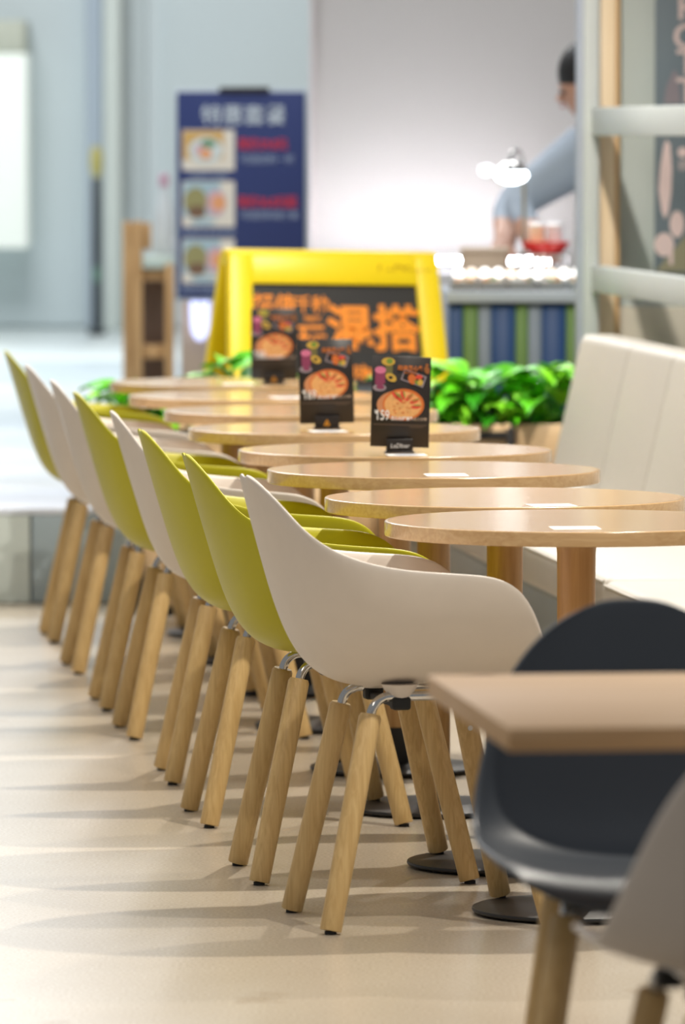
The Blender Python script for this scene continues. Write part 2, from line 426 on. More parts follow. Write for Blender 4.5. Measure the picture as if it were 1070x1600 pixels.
# chairs: rear feet middle (x, y), turn, colour, label -- nearest first
CH = [(-.057, 11.50, 12.5, 'w', 'white shell armchair nearest the camera, at the front round table'),
      (-.181, 12.25, 8, 'g', 'lime green armchair directly behind the nearest white armchair'),
      (-.298, 13.25, 8.5, 'g', 'second lime green armchair back, between another green and a white one'),
      (-.388, 14.12, 5.5, 'w', 'white armchair between two lime green ones, mid row'),
      (-.513, 15.16, 8, 'g', 'lime green armchair behind the mid-row white one, third green from the front'),
      (-.603, 15.92, 7, 'w', 'white armchair just behind the third green one, nearer of the far white pair'),
      (-.719, 16.98, 8, 'w', 'farther white armchair of the far pair, before the last green one'),
      (-.828, 18.03, 7, 'g', 'last lime green armchair at the far end of the row, only its edge showing')]
used = set()
for x, y, a, c, lab in CH:
    src = white0 if c == 'w' else green0
    o = src if c not in used else copy_tree(src)
    used.add(c)
    o.location = (x + .2 * math.cos(R(a)), y + .2 * math.sin(R(a)), 0); o.rotation_euler = (0, 0, R(a))
    tag(o, lab, 'chair', 'armchairs along the row of round tables')
grey = make_chair('side_chair', M_GREY, RIM_SIDE)
grey.location = (.420, 8.56, 0); grey.rotation_euler = (0, 0, R(-90 + 3.5))
tag(grey, 'charcoal grey shell chair behind the square wooden table', 'chair')
wc = make_chair('side_chair', M_WHITE, RIM_SIDE)
wc.location = (.524, 7.62, 0); wc.rotation_euler = (0, 0, R(90 + 9))
tag(wc, 'white shell chair cut by the right edge, in front of the square table', 'chair')

# ================================================================== ROUND TABLES
def make_table():
    t = empty('round_table')
    lathe('table_top', [(.34, .693), (.3488, .6932), (.350, .6945), (.350, .7175), (.3493, .7192), (.3478, .720), (.34, .720)], M_TABLE, t, 96)
    lathe('column', [(.035, .10), (.035, .60), (.0355, .66), (.038, .685), (.042, .693)], M_POST, t, 32)
    lathe('column_foot', [(.033, .012), (.033, .10)], M_BLACK, t, 32)
    b = lathe('base_plate', [(.180, .004), (.188, .005), (.190, .008), (.189, .012), (.185, .0135), (.05, .015), (.034, .018)], M_BLACK, t, 64)
    for k in range(4):
        a = k * math.pi / 2 + .6
        lathe('glide', [(.009, 0.0), (.009, .005)], M_RUBBER, b, 10, (.165 * math.cos(a), .165 * math.sin(a), 0))
    return t
tb0 = make_table()
TL = ['nearest round wooden table, in front of the whole row', 'second round wooden table from the front, overlapped by the nearest one',
      'third round wooden table from the front, bare top with a white sticker', 'round wooden table carrying the menu card that reads 159',
      'round wooden table carrying the middle menu card', 'sixth round wooden table, just behind the one with the middle card',
      'seventh round wooden table, next to the farthest one', 'farthest round wooden table, before the yellow sign']
for i, (x, y) in enumerate(TAB):
    o = tb0 if i == 0 else copy_tree(tb0)
    o.location = (x, y, 0); o.rotation_euler = (0, 0, ROW + random.uniform(-.1, .1))
    tag(o, TL[i], 'table', 'round pedestal tables in a row')

# stickers on the tables
M_MARK = mat('grey_blue_print', (176, 186, 200), 0.5)
def sticker(x, y, rz, lab):
    t = empty('table_sticker', (x, y, .720), rz)
    box('sticker_sheet', -.043, .043, -.043, .043, .0, .0008, M_PAPER, t, bev=0)
    lathe('printed_mark', [(.028, .0008), (.028, .0011)], M_MARK, t, 24)
    tag(t, lab, 'sticker', 'white table stickers')
SK = [(PX(899, 11.42), 11.42, 'white sticker on the nearest round table'), (PX(862, 12.12), 12.12, 'white sticker on the second round table from the front'),
      (PX(697, 13.2), 13.2, 'white sticker on the third round table from the front'), (PX(635, 14.02), 14.02, 'white sticker at the foot of the 159 menu card'),
      (PX(512, 15.14), 15.14, 'white sticker at the foot of the middle menu card'), (PX(448, 17.08), 17.08, 'white sticker on the seventh round table'),
      (PX(372, 17.98), 17.98, 'white sticker on the farthest round table')]
for x, y, l in SK: sticker(x, y, R(10 + random.uniform(-6, 6)), l)

# ================================================================== MENU CARDS
M_PZ = [mat('p_crust', (210, 112, 48), .5), mat('p_cheese', (228, 172, 108), .5, noise=.12, nscale=150), mat('p_red', (220, 78, 56), .5), mat('p_green', (120, 150, 60), .5),
        mat('p_pink', (214, 120, 158), .5), mat('p_plum', (140, 60, 96), .5), mat('p_yellow', (206, 170, 70), .5), mat('p_grey', (150, 140, 150), .5),
        mat('p_dark', (30, 24, 26), .5), mat('p_board', (204, 140, 96), .5), mat('p_olive', (110, 106, 62), .5)]
def picture_polys(cx, cz, k):
    """food picture of the menu card, drawn in card units (card 130 x 200)"""
    L = []
    def e(x, z, rx, rz, m, l, n=24, rot=0.): L.append((ell(cx + x*k, cz + z*k, rx*k, rz*k, n, rot), m, l))
    def q(x, z, a, b, m, l, rot=0.): L.append((quad(cx + x*k, cz + z*k, a*k, b*k, rot), m, l))
    e(-2, -6, 51, 33, 9, 0, 32); e(6, -4, 46, 35, 0, 1, 36); e(5, -5, 41, 30, 1, 2, 36)
    rr = random.Random(3)
    for x, z, ro in ((-12, 15, -.8), (4, 16, -1.3), (18, 12, .8), (30, 4, .4), (-4, 10, -.9), (34, -8, .1)):
        e(x, z, 11, 4.5, 2, 3, 14, ro); e(x + 3, z + 3, 9, 1.3, 3, 4, 10, ro)
    for _ in range(12): e(rr.uniform(-26, 22), rr.uniform(-24, 4), rr.uniform(1.5, 3.5), rr.uniform(1, 2.2), 0, 3, 8)
    q(-47, 56, 22, 30, 5, 0); e(-47, 71, 12.5, 8, 4, 1); e(-48, 40, 9, 4, 5, 1)
    e(-48, 32, 15, 8, 7, 0); e(-46, 33, 9, 4.5, 5, 1, 16)
    q(-28, 72, 16, 34, 10, 0); e(-30, 90, 15, 9, 6, 1); e(-27, 91, 7, 6, 3, 2, 12)
    e(-23, 55, 13, 8.5, 6, 2, 18, -.5); e(-24, 55, 5, 3.5, 8, 3, 12)
    q(27, 55, 52, 26, 7, 0, -.32); q(27, 55, 46, 20, 8, 1, -.32)
    e(24, 53, 9, 12, 0, 2, 14, .3); e(39, 58, 8, 5, 2, 2); e(36, 45, 9, 4, 3, 2, 12, -.6); e(42, 46, 6, 7, 6, 3)
    return L
def menu_card(x, y, rz, roll, price, logo, lab):
    t = empty('menu_card', (x, y, .7208), R(rz))
    cd = box('card', -.065, .065, -.0015, .0015, 0, .200, M_CARD, t, bev=.0006, seg=1)
    cd.location = (0, 0, .012); cd.rotation_euler = (R(-5), R(roll), 0)
    flat('food_picture', picture_polys(0, .098, .001), M_PZ, cd, y0=-.0022, th=.0002)
    text('price', '¥', .012, M_PAPER, cd, (-.054, -.0038, .072), bold=.0003, ext=.0002)
    text('price', price, .031, M_PAPER, cd, (-.040, -.0038, .059), bold=.00025, ext=.0002, sx=.68)
    text('heading', '经典芝心餐', .0115, mat('copper_print', (206, 116, 48), .5), cd, (.020, -.0030, .171), bold=.0003, ext=.0002)
    text('heading', 'CLASSIC', .006, mat('copper_print', (206, 116, 48), .5), cd, (.020, -.0030, .163), bold=.0001, ext=.0002, sx=1.4)
    flat('heading_mark', [(ell(.056, .172, .006, .009, 12, .3), 0, 0), (ell(.056, .183, .004, .003, 8), 0, 1)], [mat('copper_dim', (150, 92, 44), .5)], cd, y0=-.0022, th=.0002)
    text('small_print', '芝心比萨套餐', .0085, M_PAPER, cd, (.004, -.0038, .060), bold=.0002, ext=.0002)
    text('small_print', '双人分享', .0075, mat('dim_print', (190, 170, 150), .5), cd, (.044, -.0038, .060), bold=.0001, ext=.0002)
    flat('footer_line', [(quad(0, .049, .118, .0022), 0, 0), (quad(.036, .045, .03, .0018), 0, 0)], [mat('brown_print', (96, 78, 62), .5)], cd, y0=-.0019, th=.0002)
    h = box('holder', -.029, .029, -.013, -.004, 0, .030, M_CARD, t, bev=.001)
    box('holder_back', -.029, .029, .004, .009, 0, .034, M_CARD, t, bev=.001)
    box('holder_foot', -.032, .032, -.022, .022, 0, .0035, M_CARD, t, bev=.001)
    if logo:
        text('logo', 'LeDîner', .0135, M_PAPER, h, (0, -.0136, .011), bold=.0001, ext=.0002, sx=.95, shear=.15)
    else:
        flat('warning_triangle', [([(-.008, .007), (.008, .007), (0, .022)], 0, 0), ([(-.0012, .009), (.0012, .009), (.0008, .017), (-.0008, .017)], 1, 1)], [mat('amber', (236, 160, 36), .5), M_CARD], h, y0=-.0134, th=.0002)
    return tag(t, lab, 'menu card', 'menu cards on the round tables')
menu_card(PX(624, 14.12), 14.12, 4, 2.0, '159', True, 'black menu card priced 159 with a script logo on its holder')
menu_card(PX(511, 15.28), 15.28, -2, -1.5, '169', False, 'black pizza menu card in the middle, holder with an amber triangle')
menu_card(PX(428, 18.0), 18.0, -1, 0, '188', False, 'farthest and most blurred black menu card, in front of the yellow sign')

# ================================================================== SQUARE TABLE (near right)
sq = empty('square_table', (.197, 7.56, 0), ROW)
tag(sq, 'blurred light wood square table at the lower right', 'table')
box('table_top', 0, .75, 0, .76, .692, .720, M_TABLE2, sq, bev=.002)
o = lathe('column', [(.034, .02), (.034, .60), (.04, .692)], M_BLACK, sq, 24, (.40, .38, 0))
o = lathe('base_plate', [(.22, .0), (.225, .006), (.22, .012), (.03, .02)], M_BLACK, sq, 48, (.40, .38, 0))

# ================================================================== BENCH
def bench(y_near, y_far, x_near, lab, seams):
    L = (y_far - y_near) / math.cos(ROW)
    b = empty('upholstered_bench', (x_near, y_near, 0), ROW)
    tag(b, lab, 'bench', 'cream upholstered benches')
    box('plinth', .09, .52, .03, L - .03, 0, .33, M_PLINTH, b, bev=.004)
    box('seat_cushion', 0, .55, 0, L, .345, .448, M_CREAM, b, bev=.028, seg=4)
    box('seat_board', .03, .54, .02, L - .02, .331, .346, M_PLINTH, b, bev=.002)
    tube('piping', [(.004, .03, .437), (.004, L - .03, .437)], .004, M_CREAM, b, 8)
    ys = [0] + seams + [L]
    for i in range(len(ys) - 1):
        bm = bmesh.new()
        bbox(bm, 0, .11, ys[i] + .0015, ys[i+1] - .0015, 0, .42, .022, 4)
        for v in bm.verts: v.co.x += v.co.z * .225; v.co.z += .43; v.co.x += .50
        o = frombm('back_cushion', bm, M_CREAM, b); autosmooth(o, 60)
    bm = bmesh.new(); bbox(bm, .60, .64, .01, L - .01, .30, .80, .004)
    for v in bm.verts: v.co.x += (v.co.z - .43) * .225
    frombm('back_board', bm, M_PLINTH, b)
    return b
L1 = (18.25 - 14.05) / math.cos(ROW)
bench(14.05, 18.25, .575, 'far cream leather bench with a tall seamed back', [L1 - 3.55, L1 - 2.9, L1 - 2.25, L1 - 1.6, L1 - .88])
bench(11.9, 13.98, .825 - .02, 'nearer cream bench segment entering from the right edge', [.52, 1.04, 1.56])

# ================================================================== PLANTERS AND PLANTS
def planter(x0, x1, y0, frame, lab, h=.575):
    t = empty('planter_box', ((x0 + x1) / 2, y0, 0)); w2 = (x1 - x0) / 2
    n = 3
    for i in range(n):
        z0 = .03 + (h - .03) * i / n; z1 = .03 + (h - .03) * (i + 1) / n
        box('board', -w2, w2, 0, .018, z0 + .0008, z1 - .0008, M_PWOOD, t, bev=.0015, seg=1)
        box('board', -w2, w2, .262, .28, z0 + .0008, z1 - .0008, M_PWOOD, t, bev=.0015, seg=1)
        box('board', -w2, -w2 + .018, .0185, .2615, z0 + .0008, z1 - .0008, M_PWOOD, t, bev=.0015, seg=1)
        box('board', w2 - .018, w2, .0185, .2615, z0 + .0008, z1 - .0008, M_PWOOD, t, bev=.0015, seg=1)
    box('soil', -w2 + .0185, w2 - .0185, .0185, .2615, .1, h - .03, mat('soil', (52, 40, 30), .9, noise=.3, nscale=60), t, bev=0)
    if frame:
        for s in (-1, 1):
            box('corner_post', s * w2 - .012, s * w2 + .012, -.012, -.0005, 0, h - .012, M_BLACK, t, bev=.001)
        box('top_rail', -w2 + .0125, w2 - .0125, -.012, -.0005, h - .045, h - .022, M_BLACK, t, bev=.001)
    box('kick', -w2 + .02, w2 - .02, .02, .26, 0, .0295, M_BLACK, t, bev=0)
    return tag(t, lab, 'planter', 'wooden planter boxes')
PLB = [(.508, .745, False, 'plain pale wood planter box beside the far end of the bench'), (.135, .492, True, 'wood planter box with dark metal frame, next to the plain one'),
       (-.235, .122, True, 'framed planter box behind the farthest table, below the yellow sign'), (-.60, -.248, True, 'framed planter box left of the yellow sign, behind the far chairs')]
for x0, x1, fr, lab in PLB: planter(x0, x1, 18.72 if x0 > 0 else 18.86, fr, lab)
# leaf: heart-shaped, folded along the midrib and drooping at the tip
def leaf_mesh(m):
    prof = [(0, 0.004), (.12, .022), (.28, .034), (.48, .036), (.68, .027), (.86, .012), (1, .001)]
    v = []; f = []; Ln = .105
    for s, w_ in prof:
        x = s * Ln; z = .022 * math.sin(s * 2.2) - .05 * s * s
        for k in (-1, -.5, 0, .5, 1): v.append((x, k * w_, z + .010 * abs(k)))
    for i in range(len(prof) - 1):
        for k in range(4):
            a = i * 5 + k; f.append((a, a + 5, a + 6, a + 1))
    me = bpy.data.meshes.new('leaf'); me.from_pydata(v, [], f); me.update(); me.materials.append(m)
    for p in me.polygons: p.use_smooth = True
    return me
LM = [leaf_mesh(M_LEAF), leaf_mesh(M_LEAF2), leaf_mesh(mat('leaf_lime', (134, 214, 44), .35, noise=.2, nscale=9))]
def plant(x, y, z, h, rad, n, lab, seed):
    rr = random.Random(seed)
    t = empty('leafy_plant', (x, y, z))
    sv = []; sf = []
    for i in range(n):
        az = rr.uniform(0, 2 * math.pi); q = math.sqrt(rr.random())
        el = rr.uniform(.15, 1.0)
        top = Vector((rad * q * math.cos(az), rad * .75 * q * math.sin(az), h * el * (1 - .45 * q * q)))
        bs = Vector((top.x * .2, top.y * .2, -.02))
        md = (top + bs) * .5 + Vector((top.x * .15, top.y * .15, .02))
        v, f = tube_geo([bs, md, top], .0028, 5); b = len(sv); sv += v; sf += [tuple(k + b for k in q2) for q2 in f]
        o = bpy.data.objects.new('leaf', LM[rr.choice((0, 0, 1, 2, 2))]); COL.objects.link(o); o.parent = t
        sc = rr.uniform(.75, 1.35)
        o.location = top; o.scale = (sc, sc, sc)
        o.rotation_euler = (rr.uniform(-.4, .4), rr.uniform(-.75, .25), az + rr.uniform(-.6, .6))
    pyd('stems', sv, sf, M_LEAF2, t)
    return tag(t, lab, 'plant', 'leafy plants in the planter boxes')
zs = .545
plant(.615, 18.86, zs, .20, .135, 64, 'bushy bright green plant in the plain planter, by the bench', 1)
plant(.415, 18.86, zs, .19, .115, 54, 'bushy green plant right of the 159 card, left of the biggest bush', 2)
plant(.265, 18.86, zs, .17, .10, 44, 'green plant half hidden behind the 159 menu card', 3)
plant(-.06, 19.0, zs, .13, .11, 30, 'low plant hidden mostly behind the middle menu card', 4)
plant(-.325, 19.0, zs, .19, .05, 16, 'small plant whose leaf tip overlaps the yellow sign leg', 5)
plant(-.44, 19.02, zs, .18, .055, 18, 'small plant with pale leaves just over the far table edge', 6)
plant(-.555, 18.98, zs, .13, .13, 40, 'low green plant left of the farthest table, above the green armchair', 8)

# ================================================================== YELLOW A-FRAME SIGN
af = empty('a_frame_sign', (PX(503, 19.62), 19.62, 0), R(18)); af.rotation_euler.y = R(1.2)
tag(af, 'bright yellow A-frame sign board with black and orange poster', 'sign board')
W2 = .335; H = 1.055; TN = .25
def fr_face(sgn):
    """one leaning leaf of the sign: hollow frame; sgn -1 front, +1 back"""
    bm = bmesh.new()
    bbox(bm, -W2, -W2 + .075, -.02, .02, 0, H, .008); bbox(bm, W2 - .075, W2, -.02, .02, 0, H, .008)
    bbox(bm, -W2 + .07, W2 - .07, -.02, .02, H - .092, H, .008); bbox(bm, -W2 + .07, W2 - .07, -.02, .02, .06, .14, .008)
    for v in bm.verts:
        v.co.x *= 1 + .16 * (1 - v.co.z / H)
        v.co.y += sgn * (.03 + TN * (H - v.co.z)); 
    return bm
ft = frombm('front_leaf', fr_face(-1), M_YELLOW, af); autosmooth(ft, 50)
bk = frombm('back_leaf', fr_face(1), M_YELLOW, af); autosmooth(bk, 50)
bm = bmesh.new(); bbox(bm, -W2, W2, -.045, .045, H - .04, H + .012, .012, 3); o = frombm('top_cap', bm, M_YELLOW, af); autosmooth(o, 50)
# poster held in the front leaf, leaning like it
Lp = (H - .092 - .14) * math.sqrt(1 + TN * TN); a_t = math.atan(TN)
pw = W2 - .066
ps = pyd('poster', [(-pw*1.14, -.004, 0), (pw*1.14, -.004, 0), (pw*1.02, -.004, Lp), (-pw*1.02, -.004, Lp), (-pw*1.14, .004, 0), (pw*1.14, .004, 0), (pw*1.02, .004, Lp), (-pw*1.02, .004, Lp)],
         [(0, 1, 2, 3), (5, 4, 7, 6), (1, 0, 4, 5), (2, 1, 5, 6), (3, 2, 6, 7), (0, 3, 7, 4)], M_INK, af)
ps.location = (0, -.03 - TN * (H - .14), .14); ps.rotation_euler = (-a_t, 0, 0)
YT = -.0055
def ptxt(b_, size, x, z, bold, sx=1.0): text('lettering', b_, size, M_ORANGE, ps, (x, YT, z), bold=bold, sx=sx)
ptxt('超值', .072, -.195, Lp - .095, .0012); ptxt('千种', .056, -.075, Lp - .085, .001)
ptxt('ENJOY', .020, -.075, Lp - .115, .0006, .9); ptxt('玩', .094, -.080, Lp - .205, .0016)
ptxt('混搭', .150, .118, Lp - .192, .0042)
ptxt('美味', .052, .045, Lp - .295, .0008); ptxt('精选比萨意面小食', .026, .18, Lp - .287, .001)
flat('printed_food', [([(-.10, Lp - .62), (.285, Lp - .62), (.28, Lp - .39), (.20, Lp - .355), (.10, Lp - .365), (0, Lp - .40), (-.08, Lp - .48)], 0, 0),
                      (ell(.10, Lp - .46, .15, .075, 30), 1, 1), (ell(.16, Lp - .44, .05, .022, 16, .4), 2, 2), (ell(.03, Lp - .47, .05, .03, 16), 3, 2), (ell(-.02, Lp - .52, .04, .03, 14), 4, 3), (ell(.05, Lp - .54, .03, .02, 12), 5, 3)],
     [mat('f_tan', (226, 190, 150), .5), mat('f_orange', (240, 140, 70), .5), mat('f_red', (226, 90, 50), .5), mat('f_salmon', (250, 168, 96), .5), mat('f_white', (240, 236, 220), .5), M_LEAF], ps, y0=-.0045, th=.0004)
flat('printed_table_edge', [([(-.26, Lp - .36), (.27, Lp - .345), (.275, Lp - .315), (-.255, Lp - .33)], 0, 0)], [mat('f_slate', (84, 92, 100), .5)], ps, y0=-.0043, th=.0003)
text('logo', 'LeDîner', .052, mat('logo_amber', (206, 168, 8), .5), af, (W2 - .115, -.0535 - .008, H - .065), bold=.0004, shear=.15)

# ================================================================== BLUE MENU BOARD ON A STAND
bs = empty('menu_board', (PX(377, 25), 25, 0), R(-3))
tag(bs, 'tall navy blue menu board with food photos and red prices', 'menu board')
bw = .25; z0 = PZ(466, 25); z1 = PZ(144, 25)
bd = box('board', -bw, bw, -.012, .012, z0, z1, M_BLUE, bs, bev=.003)
box('board_rim', -bw - .012, bw + .012, .0125, .02, z0 - .01, z1 + .012, mat('pale_rim', (190, 200, 206), .4), bs, bev=.002)
box('clip', -.085, .11, -.02, .02, z1 - .002, z1 + .02, M_INK, bs, bev=.004)
tube('stand_pole', [(0, .04, .02), (0, .04, z1 - .1)], .014, M_CHROME, bs, 12)
lathe('stand_foot', [(.16, 0), (.16, .012), (.02, .02)], M_CHROME, bs, 32, (0, .04, 0))
def bz(y): return PZ(y, 25)
def bx_(x): return PX(x, 25) - PX(377, 25)
M_BW = mat('board_white', (196, 206, 216), .5)
text('heading', '特惠套餐', .083, M_BW, bs, (bx_(381), -.0135, bz(192)), bold=.0007)
text('price', '现价29.8元', .048, M_REDINK, bs, (bx_(372), -.0135, bz(232)), 'LEFT', .0007, sx=.86)
text('price', '现价36.8元起', .048, M_REDINK, bs, (bx_(372), -.0135, bz(322)), 'LEFT', .0007, sx=.84)
M_BW2 = mat('board_dim', (140, 152, 180), .5)
text('price_note', '可选饮料一杯', .036, M_BW2, bs, (bx_(376), -.0135, bz(254)), 'LEFT', .0006, sx=.98)
text('price_note', '可选饮料或小食', .036, M_BW2, bs, (bx_(376), -.0135, bz(341)), 'LEFT', .0006, sx=.9)
ph = [mat('ph_cream', (222, 214, 200), .5), mat('ph_wood', (204, 164, 96), .5), mat('ph_bowl', (206, 214, 212), .5), mat('ph_green', (96, 140, 104), .5), mat('ph_orange', (226, 160, 112), .5),
      mat('ph_olive', (150, 144, 96), .5), mat('ph_brown', (120, 92, 70), .5), mat('ph_pink', (206, 168, 176), .5), mat('ph_sky', (160, 186, 196), .5)]
for k, (ya, yb) in enumerate(((203, 266), (283, 354), (373, 442))):
    cx, cz = bx_(326), bz((ya + yb) / 2); ww = .205; hh = (yb - ya) * 25e-4
    pl = [(quad(cx, cz, ww, hh), 0, 0)]
    if k == 0:
        pl += [(quad(cx - .02, cz + .02, ww * .78, hh * .7), 1, 1), (ell(cx - .01, cz, .068, .052), 2, 2), (ell(cx, cz + .026, .03, .016), 3, 3), (ell(cx - .03, cz, .025, .02), 7, 3), (ell(cx - .01, cz - .015, .025, .02), 4, 4)]
    else:
        pl += [(quad(cx - .025, cz + hh * .1, ww * .7, hh * .75), 8, 1), (ell(cx - .05, cz + .01, .045, .055), 5, 2), (ell(cx - .045, cz - .03, .035, .025), 6, 3), (ell(cx + .03, cz + .005, .04, .05), 7, 2), (ell(cx + .04, cz + .005, .028, .03), 4, 3),
               (ell(cx - .02, cz - .07, .05, .012), 8, 2)]
    flat('food_photo', pl, ph, bs, y0=-.0125, th=.0006)
    text('caption', ('招牌牛肉面', '咖喱鸡排饭套餐', '照烧鸡腿饭套餐')[k], .03, M_BW2, bs, (cx, -.0135, bz(yb + 13)), bold=.0003)

# ================================================================== LEFT BACKGROUND THINGS
rk = empty('wooden_rack', (PX(232, 26.4), 26.4, .288))
tag(rk, 'blurred wooden rack with open shelves left of the blue menu board', 'rack')
M_RK = wood('rack_wood', (176, 134, 84), (204, 164, 112), (10, 10, 1), .5); M_RKD = mat('rack_inside', (104, 84, 70), .6)
def rz_(y): return PZ(y, 26.4) - .288
def rx_(x): return PX(x, 26.4) - PX(232, 26.4)
for x0, x1, yt in ((192, 204, 345), (208, 222, 345), (258, 270, 412)):
    box('upright', rx_(x0), rx_(x1), 0, .04, 0, rz_(yt), M_RK, rk, bev=.003)
box('upright', rx_(196), rx_(208), .26, .30, 0, rz_(350), M_RK, rk, bev=.003); box('upright', rx_(258), rx_(270), .26, .30, 0, rz_(412), M_RK, rk, bev=.003)
box('head_board', rx_(205), rx_(236), .045, .06, rz_(390), rz_(348), M_RK, rk, bev=.003)
for ya, yb in ((438, 420), (560, 540), (640, 620)):
    box('shelf', rx_(206), rx_(269), .0405, .2595, rz_(ya), rz_(yb), M_RK, rk, bev=.003)
box('back_panel', rx_(206), rx_(269), .262, .27, 0, rz_(440), M_RKD, rk, bev=.001)
tray = box('shelf_tray', PX(218, 26.4), PX(272, 26.4), 26.41, 26.68, PZ(419.5, 26.4), PZ(400, 26.4), mat('mint_tray', (190, 204, 194), .4), bev=.012)
tag(tray, 'pale mint tray lying on top of the wooden rack', 'tray')
bt = empty('bottle', (PX(256, 26.5), 26.55, PZ(400, 26.4)))
lathe('bottle_body', [(.035, 0), (.04, .02), (.04, .16), (.03, .22), (.018, .26), (.018, .285)], mat('milky_plastic', (206, 212, 214), .35), bt, 24)
lathe('bottle_cap', [(.021, .286), (.021, .33), (.012, .34)], mat('pink_cap', (196, 160, 176), .4), bt, 20)
tag(bt, 'white bottle with a pink cap on the mint tray', 'bottle')
dp = empty('slim_post', (PX(150, 36), 36.1, .288))
tag(dp, 'slim dark upright post with a yellow-green head by the far wall', 'post')
def dz(y): return PZ(y, 36) - .288
box('pole', -.026, .026, -.02, .02, 0, dz(278), mat('dark_slate', (48, 56, 58), .5), dp, bev=.004)
lathe('head', [(.02, dz(277)), (.035, dz(262)), (.036, dz(245)), (.028, dz(233)), (.01, dz(228))], mat('olive_yellow', (176, 168, 96), .5), dp, 20)
lathe('band', [(.027, dz(440)), (.027, dz(418))], mat('green_band', (96, 132, 112), .5), dp, 16)
lathe('foot', [(.05, 0), (.05, .03), (.02, .05)], mat('dark_slate', (48, 56, 58), .5), dp, 16)
lu = empty('reflection_tube', (PX(309, 26.5), 26.9, 0))  # glowing tube stands in for a lamp's reflection on the low wall
tag(lu, 'glowing blue-white U shaped tube added for a lamp reflection below the navy board', 'lamp')
def lz(y): return PZ(y, 26.5)
tube('glow_tube', smooth_path([(-.028, 0, lz(466)), (-.027, 0, lz(500)), (-.020, 0, lz(522)), (0, 0, lz(532)), (.020, 0, lz(522)), (.027, 0, lz(500)), (.028, 0, lz(466))], 6), .012,
     mat('reflection_blue', (214, 222, 255), .4, emit=(196, 206, 255), es=1.6), lu, 12)
tube('centre_tube', [(0, 0, lz(466)), (0, 0, lz(520))], .008, mat('reflection_blue', (214, 222, 255), .4), lu, 10)
box('tube_holder', -.05, .05, -.02, .048, lz(466), lz(452), M_PAPER, lu, bev=.004)

# ================================================================== FOOD COUNTER
ct = empty('food_counter', (0, 20.12, 0))
tag(ct, 'serving counter with blue, green and grey striped front', 'counter')
cz_ = PZ(455, 20.12)
box('body', .335, 1.55, .02, .75, .05, cz_ - .04, mat('counter_body', (120, 132, 148), .5), ct, bev=.003)
box('worktop', .325, 1.57, -.03, .78, cz_ - .035, cz_, mat('counter_top', (176, 186, 196), .3), ct, bev=.004)
M_SB = mat('stripe_blue', (2, 60, 116), .5); M_SG = mat('stripe_green', (92, 128, 50), .5); M_SW = mat('stripe_grey', (124, 136, 150), .5); M_SN = mat('stripe_navy', (52, 66, 100), .5)
x = .20; pat = [(.058, M_SW), (.078, M_SB), (.045, M_SG), (.038, M_SW)]
sx_ = PX(685, 19.87) - .116 - .081
def stripe(xa, xb, m): box('stripe', xa + .0006, xb - .0006, 0, .0195, .05, cz_ - .04, m, ct, bev=.001, seg=1)
edges = [(.20, PX(684, 19.85), M_SW)]
for xa, xb, m in ((690, 723, M_SB), (723, 747, M_SG), (747, 767, M_SW), (767, 805, M_SB), (805, 825, M_SG), (825, 846, M_SW), (846, 884, M_SB), (884, 904, M_SG), (904, 925, M_SW), (925, 963, M_SB)):
    stripe(max(.335, PX(xa, 20.12)), PX(xb, 20.12), m)

# trays of food
FM = [mat('food_cream', (240, 226, 200), .35), mat('food_orange', (236, 150, 100), .4), mat('food_white', (250, 250, 248), .25), mat('food_green', (120, 160, 90), .4), mat('food_tan', (222, 176, 120), .4)]
FL = ['steel tray of pale food at the left end of the counter', 'second steel food tray from the yellow sign', 'third steel food tray from the yellow sign', 'fourth steel food tray, near the worker', 'steel food tray at the right, in front of the worker']
for i in range(5):
    x0 = .382 + i * .092
    t = empty('food_tray', (x0, 20.16, cz_))
    bm = bmesh.new()
    bbox(bm, -.042, .042, 0, .24, 0, .004); bbox(bm, -.042, -.038, 0, .24, .003, .030); bbox(bm, .038, .042, 0, .24, .003, .030); bbox(bm, -.038, .038, 0, .004, .003, .030); bbox(bm, -.038, .038, .236, .24, .003, .030)
    frombm('tray_pan', bm, mat('steel', (200, 204, 208), .22, 1.0), t)
    rr = random.Random(20 + i); bm = bmesh.new()
    for k in range(26):
        r_ = rr.uniform(.008, .013)
        q = bmesh.ops.create_icosphere(bm, subdivisions=1, radius=r_, matrix=Matrix.Translation((rr.uniform(-.027, .027), rr.uniform(.018, .22), .014 + rr.uniform(0, .020))))
    o = frombm('food_pieces', bm, FM, t, True); o['kind'] = 'stuff'
    for p in o.data.polygons: p.material_index = (p.index // 20 * 7 + i) % 5
    tag(t, FL[i], 'food tray', 'food trays on the counter')
# heat lamp over the counter, then glowing bulbs added as food highlights
sg = empty('heat_lamp', (.485, 20.5, cz_))
tag(sg, 'chrome gooseneck heat lamp above the counter, shining white', 'lamp')
lathe('lamp_base', [(.05, 0), (.05, .012), (.012, .02)], M_CHROME, sg, 20, (.10, .10, 0))
hz = PZ(262, 20.4) - cz_
tube('lamp_neck', smooth_path([(.10, .10, .015), (.10, .10, hz * .6), (.09, .08, hz + .03), (.06, .03, hz + .05), (.055, 0, hz + .02)], 6), .007, M_CHROME, sg, 10)
lathe('lamp_shade', [(.012, hz + .022), (.028, hz + .014), (.050, hz - .004), (.056, hz - .012), (.053, hz - .012), (.046, hz - .006)], M_CHROME, sg, 28, (.055, 0, 0))
lathe('lamp_bulb', [(.016, hz - .004), (.048, hz - .012), (.054, hz - .026), (.042, hz - .042), (.014, hz - .052)], mat('bulb', (255, 255, 255), .4, emit=(240, 248, 255), es=9), sg, 20, (.055, 0, 0))
